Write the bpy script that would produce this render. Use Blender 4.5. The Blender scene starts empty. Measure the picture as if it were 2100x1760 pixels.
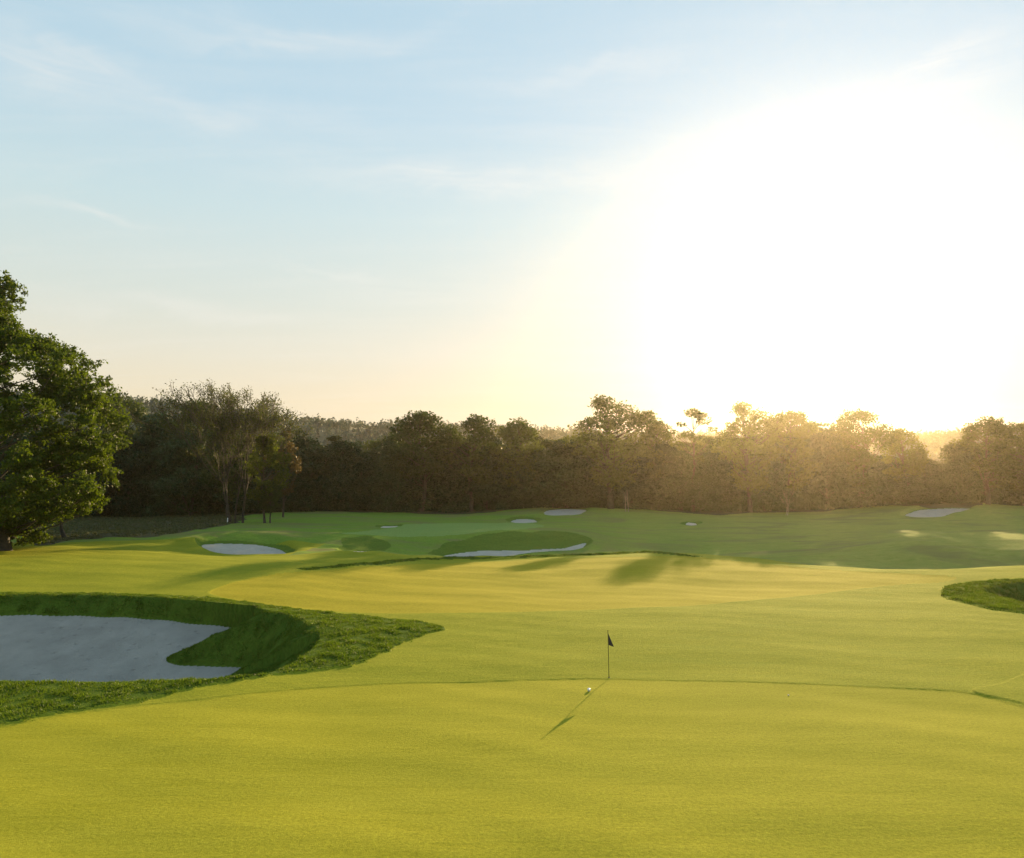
import bpy, math, random
import numpy as np

random.seed(7)
RNG = np.random.default_rng(11)
scene = bpy.context.scene
COL = scene.collection

# ------------------------------------------------------------------ camera
HC = 8.7                       # eye height above the flag's foot
F = 1647.0                     # focal length in units of a 2100 x 1760 picture
PITCH = math.atan(120.0 / F)
CP, SP = math.cos(PITCH), math.sin(PITCH)

cam_data = bpy.data.cameras.new("camera")
cam_data.sensor_width = 36.0
cam_data.lens = F / 2100.0 * 36.0
cam_data.clip_start = 0.1
cam_data.clip_end = 12000.0
cam = bpy.data.objects.new("camera", cam_data)
cam.location = (0, 0, HC)
cam.rotation_euler = (math.pi / 2 + PITCH, 0, 0)
COL.objects.link(cam)
scene.camera = cam

SUN_AZ = math.radians(20.5)    # to the right of the view direction
SUN_EL = math.radians(12.2)
SUN_DIR = (math.sin(SUN_AZ) * math.cos(SUN_EL), math.cos(SUN_AZ) * math.cos(SUN_EL), math.sin(SUN_EL))


def ray(px, py):
    X = (px - 1050.0) / F
    Y = (880.0 - py) / F
    return X, CP - Y * SP, SP + Y * CP


def at(px, py, d):
    """the world point at depth d (metres along +Y) seen at px, py"""
    x, y, z = ray(px, py)
    k = d / y
    return x * k, d, HC + z * k


# ------------------------------------------------------------------ terrain
CTRL = []


def ctl(px, py, d):
    CTRL.append(at(px, py, d))


def ctz(px, d, z):
    CTRL.append(((px - 1050.0) / F * d, d, z))


for px in (-500, 0, 350, 700, 1050, 1400, 1750, 2100, 2600):
    for d in (6, 12, 19, 24, 29):
        ctz(px, d, 0.0 + 0.05 * math.sin(px * 0.01 + d))
for px in (0, 350, 700, 1050, 1400, 1750, 2100, 2600):
    ctz(px, 36, 0.0)
ctz(-500, 36, 0.1)
# centre
for px in (950, 1200, 1450):
    ctl(px, 1325, 44.5); ctl(px, 1262, 54.5); ctl(px, 1200, 72)
for px, cy in ((900, 1151), (1050, 1147), (1200, 1140), (1370, 1136)):
    ctl(px, cy, 98); ctz(px, 107, -0.35); ctz(px, 116, -1.7)
for px in (930, 1050, 1150):
    ctl(px, 1140, 120); ctl(px, 1122, 127); ctl(px, 1094, 134); ctl(px, 1084, 146); ctl(px, 1071, 172)
for px in (1300, 1450):
    ctl(px, 1122, 132); ctl(px, 1092, 155); ctl(px, 1072, 175)
ctl(1550, 1150, 93); ctz(1550, 100, -0.2); ctz(1550, 110, -1.1); ctl(1550, 1135, 118); ctl(1550, 1105, 142); ctl(1550, 1075, 172)
# right
for px, cy, d in ((1700, 1165, 85), (1900, 1170, 82.5), (2100, 1163, 84), (2400, 1160, 85)):
    ctl(px, cy, d); ctz(px, d + 7, -0.5); ctz(px, d + 14, -1.3)
for px in (1700, 1900, 2100, 2500):
    ctl(px, 1330, 44); ctl(px, 1260, 55); ctl(px, 1205, 70)
ctl(1700, 1150, 106); ctl(1700, 1125, 125); ctl(1700, 1100, 145); ctl(1700, 1076, 170)
for px in (1860, 1980, 2120, 2500):
    ctl(px, 1158, 105); ctl(px, 1138, 108); ctl(px, 1112, 115); ctl(px, 1098, 132); ctl(px, 1088, 155); ctl(px, 1070, 178)
# left
for px in (-400, 0):
    ctl(px, 1212, 65); ctl(px, 1150, 84); ctl(px, 1122, 103); ctl(px, 1102, 122); ctl(px, 1083, 150); ctl(px, 1068, 185)
ctl(300, 1216, 63); ctl(300, 1162, 79); ctl(300, 1132, 96); ctl(300, 1108, 115); ctl(300, 1091, 140); ctl(300, 1073, 172)
ctl(500, 1232, 60); ctl(500, 1162, 79); ctl(500, 1142, 98); ctl(500, 1138, 109); ctl(500, 1103, 121); ctl(500, 1091, 128); ctl(500, 1080, 148); ctl(500, 1067, 172)
ctl(650, 1250, 57)
ctl(750, 1172, 79); ctl(750, 1148, 91); ctl(750, 1131, 107); ctl(750, 1100, 132); ctl(750, 1082, 154); ctl(750, 1066, 176)
for px, y2 in ((-400, 1062), (0, 1062), (300, 1063), (500, 1056), (700, 1050), (900, 1054), (1150, 1042), (1400, 1051), (1700, 1050), (1940, 1035), (2150, 1040), (2600, 1043)):
    ctl(px, y2, 203)
    ctz(px, 260, 4.0); ctz(px, 340, 5.0)
CT = np.array(CTRL)
CU = np.arctan2(CT[:, 0], CT[:, 1]); CV = np.log(np.hypot(CT[:, 0], CT[:, 1]))


def kern(r2):
    return np.where(r2 > 1e-12, 0.5 * r2 * np.log(np.maximum(r2, 1e-12)), 0.0)


def solve_rbf():
    n = len(CU)
    r2 = (CU[:, None] - CU[None]) ** 2 + (CV[:, None] - CV[None]) ** 2
    A = np.zeros((n + 3, n + 3))
    A[:n, :n] = kern(r2) + np.eye(n) * 2e-5
    P = np.stack([np.ones(n), CU, CV], 1)
    A[:n, n:] = P; A[n:, :n] = P.T
    return np.linalg.solve(A, np.concatenate([CT[:, 2], np.zeros(3)]))


RW = solve_rbf()

RIDGE = np.array([(-900, 862), (200, 842), (300, 849), (420, 855), (580, 873), (700, 879), (760, 884), (840, 881), (1000, 889), (1160, 895), (1500, 908), (1900, 915), (2100, 908), (2900, 885)], float)


def hill_z(u, r):
    px = 1050 + F * np.tan(np.clip(u, -0.9, 0.9))
    py = np.interp(px, RIDGE[:, 0], RIDGE[:, 1])
    top = HC + 750.0 * (1000.0 - py) / F
    s = np.clip((r - 400.0) / 350.0, 0, 1)
    s = s * s * (3 - 2 * s)
    return 5.0 + (top - 5.0) * s


def base_z(x, y):
    shp = x.shape
    x = x.ravel(); y = y.ravel()
    u = np.arctan2(x, y); r = np.hypot(x, y)
    uc = np.clip(u, -0.72, 0.72); rc = np.clip(r, 8.0, 330.0)
    v = np.log(rc)
    z = np.empty_like(x)
    n = len(CU)
    for s in range(0, len(x), 60000):
        e = s + 60000
        r2 = (uc[s:e, None] - CU[None]) ** 2 + (v[s:e, None] - CV[None]) ** 2
        z[s:e] = kern(r2) @ RW[:n] + RW[n] + RW[n + 1] * uc[s:e] + RW[n + 2] * v[s:e]
    # gentle natural undulation of mown turf
    und = (0.030 * np.sin(x * 0.31 + 1.7 * np.sin(y * 0.11) + 0.5) * np.sin(y * 0.42 + 1.1 * np.sin(x * 0.13))
           + 0.018 * np.sin(y * 0.95 + 1.3 * np.sin(x * 0.21 + 2.0)) + 0.012 * np.sin(x * 0.8 + y * 0.33)
           + 0.007 * np.sin(y * 2.1 + 0.7 * x + 1.5 * np.sin(x * 0.4)))
    far = np.clip((r - 60) / 60, 0, 1)
    und = und * (1 + 1.2 * far) + 0.16 * far * np.sin(x * 0.085 + 2.0 * np.sin(y * 0.05)) * np.sin(y * 0.13 + x * 0.04)
    z = z + und
    k = np.clip((r - 330.0) / 120.0, 0, 1); k = k * k * (3 - 2 * k)
    z = z * (1 - k) + hill_z(u, r) * k
    return z.reshape(shp)


def cast(pts, surf=None, far=400.0):
    """drop picture points on to a surface function -> ground x, y"""
    out = []
    ds = np.concatenate([np.arange(12, 120, 0.25), np.arange(120, far, 0.5)])
    for px, py in pts:
        x, y, z = ray(px, py)
        X = x * ds / y; Z = HC + z * ds / y
        g = (surf or base_z)(X, ds)
        i = int(np.argmax(Z <= g)) if np.any(Z <= g) else len(ds) - 1
        if i > 0:
            a = Z[i - 1] - g[i - 1]; b = Z[i] - g[i]
            t = a / (a - b + 1e-9) if a > b else 0
            d = ds[i - 1] + (ds[i] - ds[i - 1]) * min(max(t, 0), 1)
        else:
            d = ds[0]
        out.append((x * d / y, d))
    return np.array(out)


def smooth_poly(p, n=6, closed=True):
    p = np.asarray(p, float); m = len(p); out = []
    for i in range(m if closed else m - 1):
        if closed:
            a, b, c, d = p[i - 1], p[i], p[(i + 1) % m], p[(i + 2) % m]
        else:
            a, b, c, d = p[max(i - 1, 0)], p[i], p[i + 1], p[min(i + 2, m - 1)]
        for k in range(n):
            t = k / n
            out.append(0.5 * ((2 * b) + (-a + c) * t + (2 * a - 5 * b + 4 * c - d) * t * t + (-a + 3 * b - 3 * c + d) * t ** 3))
    if not closed:
        out.append(p[-1])
    return np.array(out)


def sdf(poly, x, y, margin=12.0):
    """signed distance (negative inside); big outside a box round the polygon"""
    res = np.full(x.shape, 1e3)
    lo = poly.min(0) - margin; hi = poly.max(0) + margin
    m = (x > lo[0]) & (x < hi[0]) & (y > lo[1]) & (y < hi[1])
    if not m.any():
        return res
    X = x[m]; Y = y[m]
    d2 = np.full(X.shape, 1e12); ins = np.zeros(X.shape, bool)
    for i in range(len(poly)):
        x0, y0 = poly[i - 1]; x1, y1 = poly[i]
        ex, ey = x1 - x0, y1 - y0
        t = np.clip(((X - x0) * ex + (Y - y0) * ey) / (ex * ex + ey * ey + 1e-12), 0, 1)
        d2 = np.minimum(d2, (X - x0 - t * ex) ** 2 + (Y - y0 - t * ey) ** 2)
        c = (y0 > Y) != (y1 > Y)
        xi = x0 + (Y - y0) * ex / (ey if abs(ey) > 1e-12 else 1e-12)
        ins ^= c & (X < xi)
    d = np.sqrt(d2)
    res[m] = np.where(ins, -d, d)
    return res


def linedist(line, x, y, margin=10.0):
    res = np.full(x.shape, 1e3)
    lo = line.min(0) - margin; hi = line.max(0) + margin
    m = (x > lo[0]) & (x < hi[0]) & (y > lo[1]) & (y < hi[1])
    X = x[m]; Y = y[m]
    d2 = np.full(X.shape, 1e12); tt = np.zeros(X.shape)
    n = len(line) - 1
    for i in range(n):
        x0, y0 = line[i]; x1, y1 = line[i + 1]
        ex, ey = x1 - x0, y1 - y0
        t = np.clip(((X - x0) * ex + (Y - y0) * ey) / (ex * ex + ey * ey + 1e-12), 0, 1)
        q = (X - x0 - t * ex) ** 2 + (Y - y0 - t * ey) ** 2
        w = q < d2
        d2[w] = q[w]; tt[w] = (i + t[w]) / n
    res[m] = np.sqrt(d2)
    T = np.zeros(x.shape); T[m] = tt
    return res, T


def sm(t):
    t = np.clip(t, 0, 1)
    return t * t * (3 - 2 * t)


# -- mown outlines (picture points dropped on the ground)
G1 = smooth_poly(cast([(-60, 1510), (74, 1480), (240, 1455), (417, 1437), (560, 1421), (694, 1411), (840, 1404), (972, 1402), (1120, 1397), (1250, 1396),
                       (1450, 1400), (1650, 1406), (1850, 1415), (1980, 1424), (2070, 1446), (2160, 1475)]), 5, closed=False)
G1 = np.concatenate([G1, [(26, 22), (24, 12), (0, 9), (-22, 12), (-26, 22)]])
G2 = smooth_poly(cast([(430, 1215), (470, 1199), (540, 1184), (640, 1173), (800, 1163), (1000, 1154), (1200, 1147), (1370, 1143), (1480, 1150), (1600, 1162), (1720, 1172), (1880, 1180),
                       (1960, 1190), (1800, 1205), (1620, 1226), (1400, 1245), (1200, 1253), (1000, 1258), (800, 1260), (640, 1252), (520, 1238), (450, 1225)]))
ROUGH_A_PX = [(-500, 1560), (-200, 1535), (0, 1493), (150, 1464), (300, 1440), (430, 1408), (583, 1386), (717, 1369), (787, 1340), (870, 1306), (908, 1292), (860, 1279), (760, 1268), (648, 1257), (540, 1243), (440, 1230), (300, 1224), (100, 1220), (-150, 1220), (-500, 1220)]
ROUGH_A = smooth_poly(cast(ROUGH_A_PX))
ROUGH_B = smooth_poly(cast([(1932, 1215), (1960, 1203), (2020, 1194), (2100, 1192), (2300, 1192), (2500, 1210), (2450, 1262), (2250, 1268), (2100, 1260), (2010, 1247), (1950, 1232)]))
HOLLOW_B = smooth_poly(cast([(1990, 1212), (2040, 1200), (2120, 1197), (2300, 1197), (2420, 1212), (2380, 1250), (2220, 1254), (2110, 1247), (2040, 1228)]))
ROUGH_C = smooth_poly(cast([(1995, 1422), (2050, 1407), (2110, 1385), (2250, 1360), (2400, 1420), (2300, 1520), (2160, 1475), (2090, 1446)]))

# -- big left bunker: tilted sand floor, so it has its own plane
B1_OUT = smooth_poly(cast([(-450, 1228), (-200, 1227), (0, 1226), (200, 1227), (350, 1235), (480, 1249), (560, 1262), (625, 1282), (655, 1304), (645, 1335), (595, 1368), (520, 1392), (400, 1399), (200, 1405), (0, 1404), (-250, 1402), (-450, 1390)]))


def floor1(x, y):
    return np.maximum(-0.55 - 0.27 * (58.5 - y), -3.1 + 0.0 * x) + 0.05 * np.sin(x * 0.6 + y * 0.4) + 0.03 * np.sin(x * 1.7 - y)


_near = cast([(515, 1388)], floor1)[0]
B1_SAND = np.concatenate([cast([(-400, 1258), (-150, 1261), (0, 1262), (150, 1262), (290, 1268), (385, 1278), (490, 1288), (530, 1298), (455, 1317), (385, 1332), (350, 1346), (342, 1355), (370, 1364), (430, 1366), (500, 1369), (516, 1378)], floor1),
                          [(_near[0] - 0.6, _near[1] - 2.0), (_near[0] - 6, 43.0), (-24, 43), (-34, 45), (-44, 50)]])
B1_SAND = smooth_poly(B1_SAND, 5)

# -- the other bunkers: outer rim, sand outline, depth, label
BUNK = [
    ([(396, 1110), (430, 1097), (500, 1094), (560, 1100), (600, 1113), (612, 1128), (590, 1139), (520, 1141), (460, 1140), (425, 1132)],
     [(413, 1110), (440, 1105), (490, 1105), (540, 1109), (575, 1117), (591, 1127), (580, 1135), (520, 1137), (470, 1136), (435, 1128)], 0.75,
     "shaded oval sand bunker in the mound beside the left fairway"),
    ([(884, 1133), (913, 1118), (971, 1104), (1022, 1095), (1095, 1092), (1168, 1094), (1206, 1103), (1214, 1112), (1190, 1128), (1060, 1141), (950, 1146), (890, 1143)],
     [(902, 1139), (927, 1130), (986, 1123), (1080, 1122), (1131, 1119), (1164, 1116), (1199, 1108), (1200, 1114), (1178, 1126), (1058, 1138), (949, 1143)], 0.5,
     "long shaded sand bunker under a grassy face behind the far green"),
    ([(690, 1126), (705, 1108), (745, 1102), (785, 1110), (796, 1124), (765, 1133), (705, 1133)],
     [(700, 1129), (716, 1125), (745, 1124), (765, 1127), (755, 1131), (712, 1131)], 0.5,
     "thin sliver of sand in a hollow between the oval and the long bunkers"),
    ([(774, 1079), (790, 1074), (822, 1074), (812, 1083), (785, 1085)],
     [(780, 1079), (795, 1076.5), (817, 1077), (806, 1082), (787, 1083)], 0.3,
     "tiny pale sand bunker at the left end of the distant green"),
    ([(1038, 1067), (1060, 1059), (1092, 1059), (1110, 1068), (1088, 1074), (1052, 1074)],
     [(1047, 1067), (1062, 1062), (1090, 1062.5), (1102, 1068), (1085, 1071), (1057, 1071)], 0.35,
     "small round sand bunker on the rise before the wood, left of the wide one"),
    ([(1108, 1047), (1135, 1039.5), (1205, 1040), (1204, 1052), (1165, 1058), (1115, 1057)],
     [(1117, 1047), (1140, 1042.5), (1199, 1043), (1195, 1050), (1165, 1055), (1122, 1054)], 0.35,
     "wide pale sand bunker at the foot of the wood in the middle"),
    ([(1398, 1075), (1408, 1067), (1430, 1069), (1434, 1078), (1408, 1079)],
     [(1405, 1075), (1411, 1070), (1427, 1071.5), (1428, 1076), (1410, 1077)], 0.25,
     "tiny speck of sand alone on the distant slope"),
    ([(1846, 1053), (1878, 1039.5), (1930, 1036), (2000, 1037), (1988, 1046), (1955, 1054), (1935, 1061), (1895, 1063), (1862, 1061)],
     [(1856, 1053), (1880, 1043), (1930, 1039), (1990, 1040), (1975, 1046), (1945, 1052), (1930, 1058), (1900, 1060), (1870, 1058)], 0.5,
     "bright sand bunker at the foot of the wood on the right"),
]
BUNKERS = []
for o_, s_, dep, lab in BUNK:
    BUNKERS.append((smooth_poly(cast(o_)), smooth_poly(cast(s_)), dep, lab))

G3 = smooth_poly(cast([(700, 1095), (765, 1088), (800, 1084.5), (825, 1079), (870, 1075), (960, 1073.5), (1050, 1074), (1115, 1079), (1080, 1086), (1010, 1090), (950, 1098), (860, 1102), (760, 1100)]))
HEATH = smooth_poly(cast([(60, 1112), (150, 1109), (220, 1103), (275, 1105), (330, 1100), (380, 1092), (430, 1084), (470, 1076), (500, 1066), (480, 1058), (380, 1054), (60, 1056)]))
TRIDGE = np.array([(-19.5, 53.2), (-17.0, 54.4), (-14.6, 54.2), (-12.6, 53.0)])
LIP = smooth_poly(cast([(600, 1171), (760, 1160), (900, 1151), (1050, 1146), (1200, 1141), (1300, 1137), (1375, 1138), (1480, 1150)]), 5, closed=False)
CUT = smooth_poly(cast([(1985, 1423), (2040, 1409), (2110, 1385), (2250, 1350)]), 5, closed=False)


def wobble(x, y):
    return 0.10 * np.sin(x * 2.1 + 1.5 * np.sin(y * 1.3)) + 0.07 * np.sin(x * 5.3 + y * 3.1) + 0.05 * np.sin(y * 7.7 - x * 6.1)


def masks(x, y):
    m = {}
    m['g1'] = sdf(G1, x, y, 3); m['g2'] = sdf(G2, x, y, 3)
    m['ra'] = sdf(ROUGH_A, x, y, 3) + wobble(x, y); m['rb'] = sdf(ROUGH_B, x, y, 3) + wobble(x, y); m['rc'] = sdf(ROUGH_C, x, y, 3)
    m['b1o'] = sdf(B1_OUT, x, y, 3); m['b1s'] = sdf(B1_SAND, x, y, 25)
    return m


def height(x, y, want=False):
    z = base_z(x, y)
    m = masks(x, y)
    # longer grass stands proud of mown grass: real little steps at the cuts
    z = z + 0.026 * sm(m['g1'] / 0.10 + 0.5) * np.where(m['g1'] < 900, 1, 1)
    z = z + 0.05 * sm(m['g2'] / 0.3 + 0.5)
    z = z + 0.07 * sm(-m['ra'] / 0.12 + 0.5) + 0.10 * sm(-m['rb'] / 0.2 + 0.5) + 0.05 * sm(-m['rc'] / 0.12 + 0.5)
    # shoulder round the big bunker
    z = z + 0.05 * np.exp(-((m['b1o'] - 0.2) / 1.5) ** 2) * sm((y - 47) / 6)
    z = z + 0.10 * sm(-m['ra'] / 2.5) * sm((y - 38) / 6)
    ld, lt = linedist(LIP, x, y)
    z = z + 0.24 * np.exp(-(ld / 0.75) ** 2) * sm(lt * 5) * sm((1 - lt) * 4)
    cd, ct_ = linedist(CUT, x, y, 4)
    # big bunker
    fl = floor1(x, y)
    ins = m['b1o'] < 0
    so = np.clip(-m['b1o'], 0, None); ss = np.clip(m['b1s'], 0, None)
    t = so / (so + ss + 1e-6)
    t = np.where(y < 47, np.sqrt(t), t)
    tongue = 0.9 * (1 - np.exp(-ss / 1.0)) * sm((x + 20) / 4) * sm((57.5 - y) / 3) * sm((y - 44) / 2)
    rd, rt = linedist(TRIDGE, x, y, 5)
    tongue = tongue + 0.55 * np.exp(-(rd / 0.9) ** 2) * sm(ss / 1.5)
    prof = sm(t) * 0.55 + 0.45 * t
    zi = z * (1 - prof) + (fl + 0.10 * sm(ss / 0.15) + tongue) * prof
    z = np.where(ins, np.minimum(zi, z + 0.5), z)
    z = np.where(m['b1s'] < 0, fl, z)
    # right hand hollow
    hb = sdf(HOLLOW_B, x, y, 2)
    z = z - 1.1 * sm(-hb / 3.2)
    sandid = np.where(m['b1s'] < 0, 0, -1)
    for i, (o_, s_, dep, lab) in enumerate(BUNKERS):
        do = sdf(o_, x, y, 4); ds_ = sdf(s_, x, y, 14)
        so = np.clip(-do, 0, None); ss = np.clip(ds_, 0, None)
        t = so / (so + ss + 1e-6)
        z = z - np.where(do < 0, dep * sm(t), 0) - np.where(ds_ < 0, 0.06, 0)
        z = z + 0.3 * dep * np.exp(-((do - 0.6) / 1.6) ** 2)
        sandid = np.where(ds_ < 0, i + 1, sandid)
    # a low bank on the right in front of the sunny patch
    if want:
        return z, m, sandid
    return z


def zat(x, y):
    return float(height(np.array([float(x)]), np.array([float(y)]))[0])


# ------------------------------------------------------------------ node helpers
def new_mat(name):
    m = bpy.data.materials.new(name); m.use_nodes = True
    nt = m.node_tree; nt.nodes.clear()
    return m, nt


class NT:
    def __init__(s, nt): s.nt = nt

    def n(s, typ, **kw):
        nd = s.nt.nodes.new(typ)
        for k, v in kw.items():
            if k == 'ins':
                for a, b in v.items():
                    if hasattr(b, 'is_output') or isinstance(b, bpy.types.NodeSocket): s.nt.links.new(b, nd.inputs[a])
                    else: nd.inputs[a].default_value = b
            else: setattr(nd, k, v)
        return nd

    def math(s, op, a, b=None, c=None, clamp=False):
        nd = s.nt.nodes.new('ShaderNodeMath'); nd.operation = op; nd.use_clamp = clamp
        for i, v in enumerate((a, b, c)):
            if v is None: continue
            if isinstance(v, (int, float)): nd.inputs[i].default_value = v
            else: s.nt.links.new(v, nd.inputs[i])
        return nd.outputs[0]

    def mix(s, f, a, b, blend='MIX'):
        nd = s.nt.nodes.new('ShaderNodeMix'); nd.data_type = 'RGBA'; nd.blend_type = blend
        for key, v in ((0, f), (6, a), (7, b)):
            if isinstance(v, (int, float)): nd.inputs[key].default_value = v
            elif isinstance(v, tuple): nd.inputs[key].default_value = (*v, 1)
            else: s.nt.links.new(v, nd.inputs[key])
        return nd.outputs[2]

    def noise(s, vec, scale, detail=4, rough=0.55, dist=0.0):
        nd = s.nt.nodes.new('ShaderNodeTexNoise')
        s.nt.links.new(vec, nd.inputs['Vector'])
        nd.inputs['Scale'].default_value = scale; nd.inputs['Detail'].default_value = detail
        nd.inputs['Roughness'].default_value = rough; nd.inputs['Distortion'].default_value = dist
        return nd.outputs[0]

    def mapv(s, vec, scale=(1, 1, 1), rot=(0, 0, 0), loc=(0, 0, 0)):
        nd = s.nt.nodes.new('ShaderNodeMapping'); s.nt.links.new(vec, nd.inputs[0])
        nd.inputs['Scale'].default_value = scale; nd.inputs['Rotation'].default_value = rot; nd.inputs['Location'].default_value = loc
        return nd.outputs[0]

    def ramp(s, f, lo, hi):
        nd = s.nt.nodes.new('ShaderNodeMapRange'); nd.clamp = True
        s.nt.links.new(f, nd.inputs[0]); nd.inputs[1].default_value = lo; nd.inputs[2].default_value = hi
        return nd.outputs[0]


def turf(name, dark, mid, light, grain, bump, sheen=0.3, patch=0.5, rough=1.0, blotch=None):
    m, nt = new_mat(name); T = NT(nt)
    pos = T.n('ShaderNodeNewGeometry').outputs['Position']
    flat = T.mapv(pos, (1, 1, 0.2))
    big = T.noise(T.mapv(flat, (0.10, 0.30, 1)), 1.0, 4, 0.6, 0.6)
    midn = T.noise(T.mapv(flat, (0.55, 1.6, 1)), 1.0, 5, 0.65, 0.4)
    fine = T.noise(flat, grain, 4, 0.7)
    veryf = T.noise(flat, grain * 4.0, 2, 0.7)
    c = T.mix(T.ramp(big, 0.3, 0.7), dark, light)
    c = T.mix(patch, c, T.mix(T.ramp(midn, 0.3, 0.72), dark, light))
    c = T.mix(0.45, c, mid)
    strk = T.noise(T.mapv(flat, (0.35, 3.2, 1), (0, 0, 0.03)), 1.0, 5, 0.6, 0.5)
    c = T.mix(T.math('MULTIPLY', T.ramp(strk, 0.35, 0.7), 0.15), c, light)
    spk = T.ramp(T.noise(flat, 2.3, 2, 0.8), 0.71, 0.78)
    c = T.mix(T.math('MULTIPLY', spk, 0.55), c, dark)
    g = T.math('MULTIPLY_ADD', T.ramp(fine, 0.25, 0.75), 0.5, 0.72)
    g2 = T.math('MULTIPLY_ADD', T.ramp(veryf, 0.25, 0.75), 0.34, 0.83)
    gg = T.math('MULTIPLY', g, g2)
    cc = T.n('ShaderNodeCombineColor', ins={0: gg, 1: gg, 2: gg}).outputs[0]
    c = T.mix(1.0, c, cc, 'MULTIPLY')
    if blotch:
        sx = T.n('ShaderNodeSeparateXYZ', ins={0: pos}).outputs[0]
        backlit_yellow = T.ramp(T.math('ADD', sx, T.math('MULTIPLY', big, 40.0)), 15.0, 75.0)  # paler yellow towards the right: backlit look put into the turf colour
        c = T.mix(T.math('MULTIPLY', backlit_yellow, 0.7), c, T.mix(T.ramp(midn, 0.3, 0.7), (0.19, 0.22, 0.045), (0.29, 0.29, 0.08)))
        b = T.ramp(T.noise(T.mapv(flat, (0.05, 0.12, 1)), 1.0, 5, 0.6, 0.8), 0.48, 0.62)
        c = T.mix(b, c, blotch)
    h = T.math('ADD', T.math('MULTIPLY', fine, 0.7), T.math('ADD', T.math('MULTIPLY', veryf, 0.3), T.math('ADD', T.math('MULTIPLY', strk, 0.45), T.math('MULTIPLY', midn, 1.0))))
    bm = T.n('ShaderNodeBump', ins={'Strength': 1.0, 'Distance': bump, 'Height': h})
    p = T.n('ShaderNodeBsdfPrincipled', ins={'Base Color': c, 'Roughness': rough, 'Normal': bm.outputs[0],
                                               'Specular IOR Level': 0.02})
    out = T.n('ShaderNodeOutputMaterial'); nt.links.new(p.outputs[0], out.inputs[0])
    return m


def leafmat(name, a, b, trans=0.45, tcol=None, rough=0.55, haze=None):
    m, nt = new_mat(name); T = NT(nt)
    geo = T.n('ShaderNodeNewGeometry')
    oi = T.n('ShaderNodeObjectInfo')
    per = geo.outputs['Random Per Island']
    tc = T.n('ShaderNodeTexCoord').outputs['Object']
    n1 = T.noise(tc, 0.35, 3)
    f = T.math('ADD', T.math('MULTIPLY', per, 0.5), T.math('MULTIPLY', T.ramp(n1, 0.3, 0.7), 0.5))
    f = T.math('ADD', f, T.math('MULTIPLY_ADD', oi.outputs['Random'], 0.9, -0.45), clamp=True)
    c = T.mix(f, a, b)
    p = T.n('ShaderNodeBsdfPrincipled', ins={'Base Color': c, 'Roughness': rough, 'Specular IOR Level': 0.12})
    tl = T.n('ShaderNodeBsdfTranslucent')
    tcx = T.mix(1.0, c, tcol or (1.6, 1.5, 0.5), 'MULTIPLY'); nt.links.new(tcx, tl.inputs[0])
    mx = T.n('ShaderNodeMixShader', ins={0: trans}); nt.links.new(p.outputs[0], mx.inputs[1]); nt.links.new(tl.outputs[0], mx.inputs[2])
    out = T.n('ShaderNodeOutputMaterial'); nt.links.new(mx.outputs[0], out.inputs[0])
    return m


def simple(name, col, rough=0.7, noise_scale=None, var=0.3, bump=0.0, metallic=0.0, spec=0.5):
    m, nt = new_mat(name); T = NT(nt)
    tc = T.n('ShaderNodeTexCoord').outputs['Object']
    p = T.n('ShaderNodeBsdfPrincipled', ins={'Roughness': rough, 'Metallic': metallic, 'Specular IOR Level': spec})
    if noise_scale:
        nz = T.noise(tc, noise_scale, 5)
        c = T.mix(T.ramp(nz, 0.3, 0.7), tuple(v * (1 - var) for v in col), tuple(min(1, v * (1 + var)) for v in col))
        nt.links.new(c, p.inputs['Base Color'])
        if bump:
            bm = T.n('ShaderNodeBump', ins={'Strength': 1.0, 'Distance': bump, 'Height': nz}); nt.links.new(bm.outputs[0], p.inputs['Normal'])
    else:
        p.inputs['Base Color'].default_value = (*col, 1)
    out = T.n('ShaderNodeOutputMaterial'); nt.links.new(p.outputs[0], out.inputs[0])
    return m


def sandmat(name, lo, hi):
    m, nt = new_mat(name); T = NT(nt)
    pos = T.n('ShaderNodeNewGeometry').outputs['Position']
    a = T.noise(pos, 0.5, 5, 0.6); b = T.noise(pos, 9.0, 5, 0.65)
    dn = T.n('ShaderNodeTexVoronoi', ins={'Vector': pos, 'Scale': 1.3}).outputs['Distance']
    rk = T.n('ShaderNodeTexWave', ins={'Vector': T.mapv(pos, (1, 1, 0), (0, 0, 0.6)), 'Scale': 2.2, 'Distortion': 5.0, 'Detail': 3.0, 'Detail Scale': 0.6})
    c = T.mix(T.ramp(a, 0.3, 0.7), lo, hi)
    c = T.mix(T.ramp(b, 0.62, 0.8), c, (0.22, 0.20, 0.17))
    c = T.mix(T.ramp(rk.outputs['Fac'], 0.5, 1.0), c, T.mix(0.24, c, (0.12, 0.11, 0.09)))
    c = T.mix(T.math('MULTIPLY', T.ramp(T.math('ADD', dn, T.math('MULTIPLY', a, 0.25)), 0.34, 0.16), 0.4), c, (0.20, 0.185, 0.16))
    h = T.math('ADD', T.math('ADD', T.math('MULTIPLY', T.ramp(dn, 0.0, 0.25), 0.8), b), T.math('ADD', T.math('MULTIPLY', rk.outputs['Fac'], 0.35), T.math('MULTIPLY', a, 1.5)))
    bm = T.n('ShaderNodeBump', ins={'Strength': 1.0, 'Distance': 0.2, 'Height': h})
    p = T.n('ShaderNodeBsdfPrincipled', ins={'Base Color': c, 'Roughness': 0.9, 'Normal': bm.outputs[0], 'Specular IOR Level': 0.2})
    out = T.n('ShaderNodeOutputMaterial'); nt.links.new(p.outputs[0], out.inputs[0])
    return m


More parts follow.
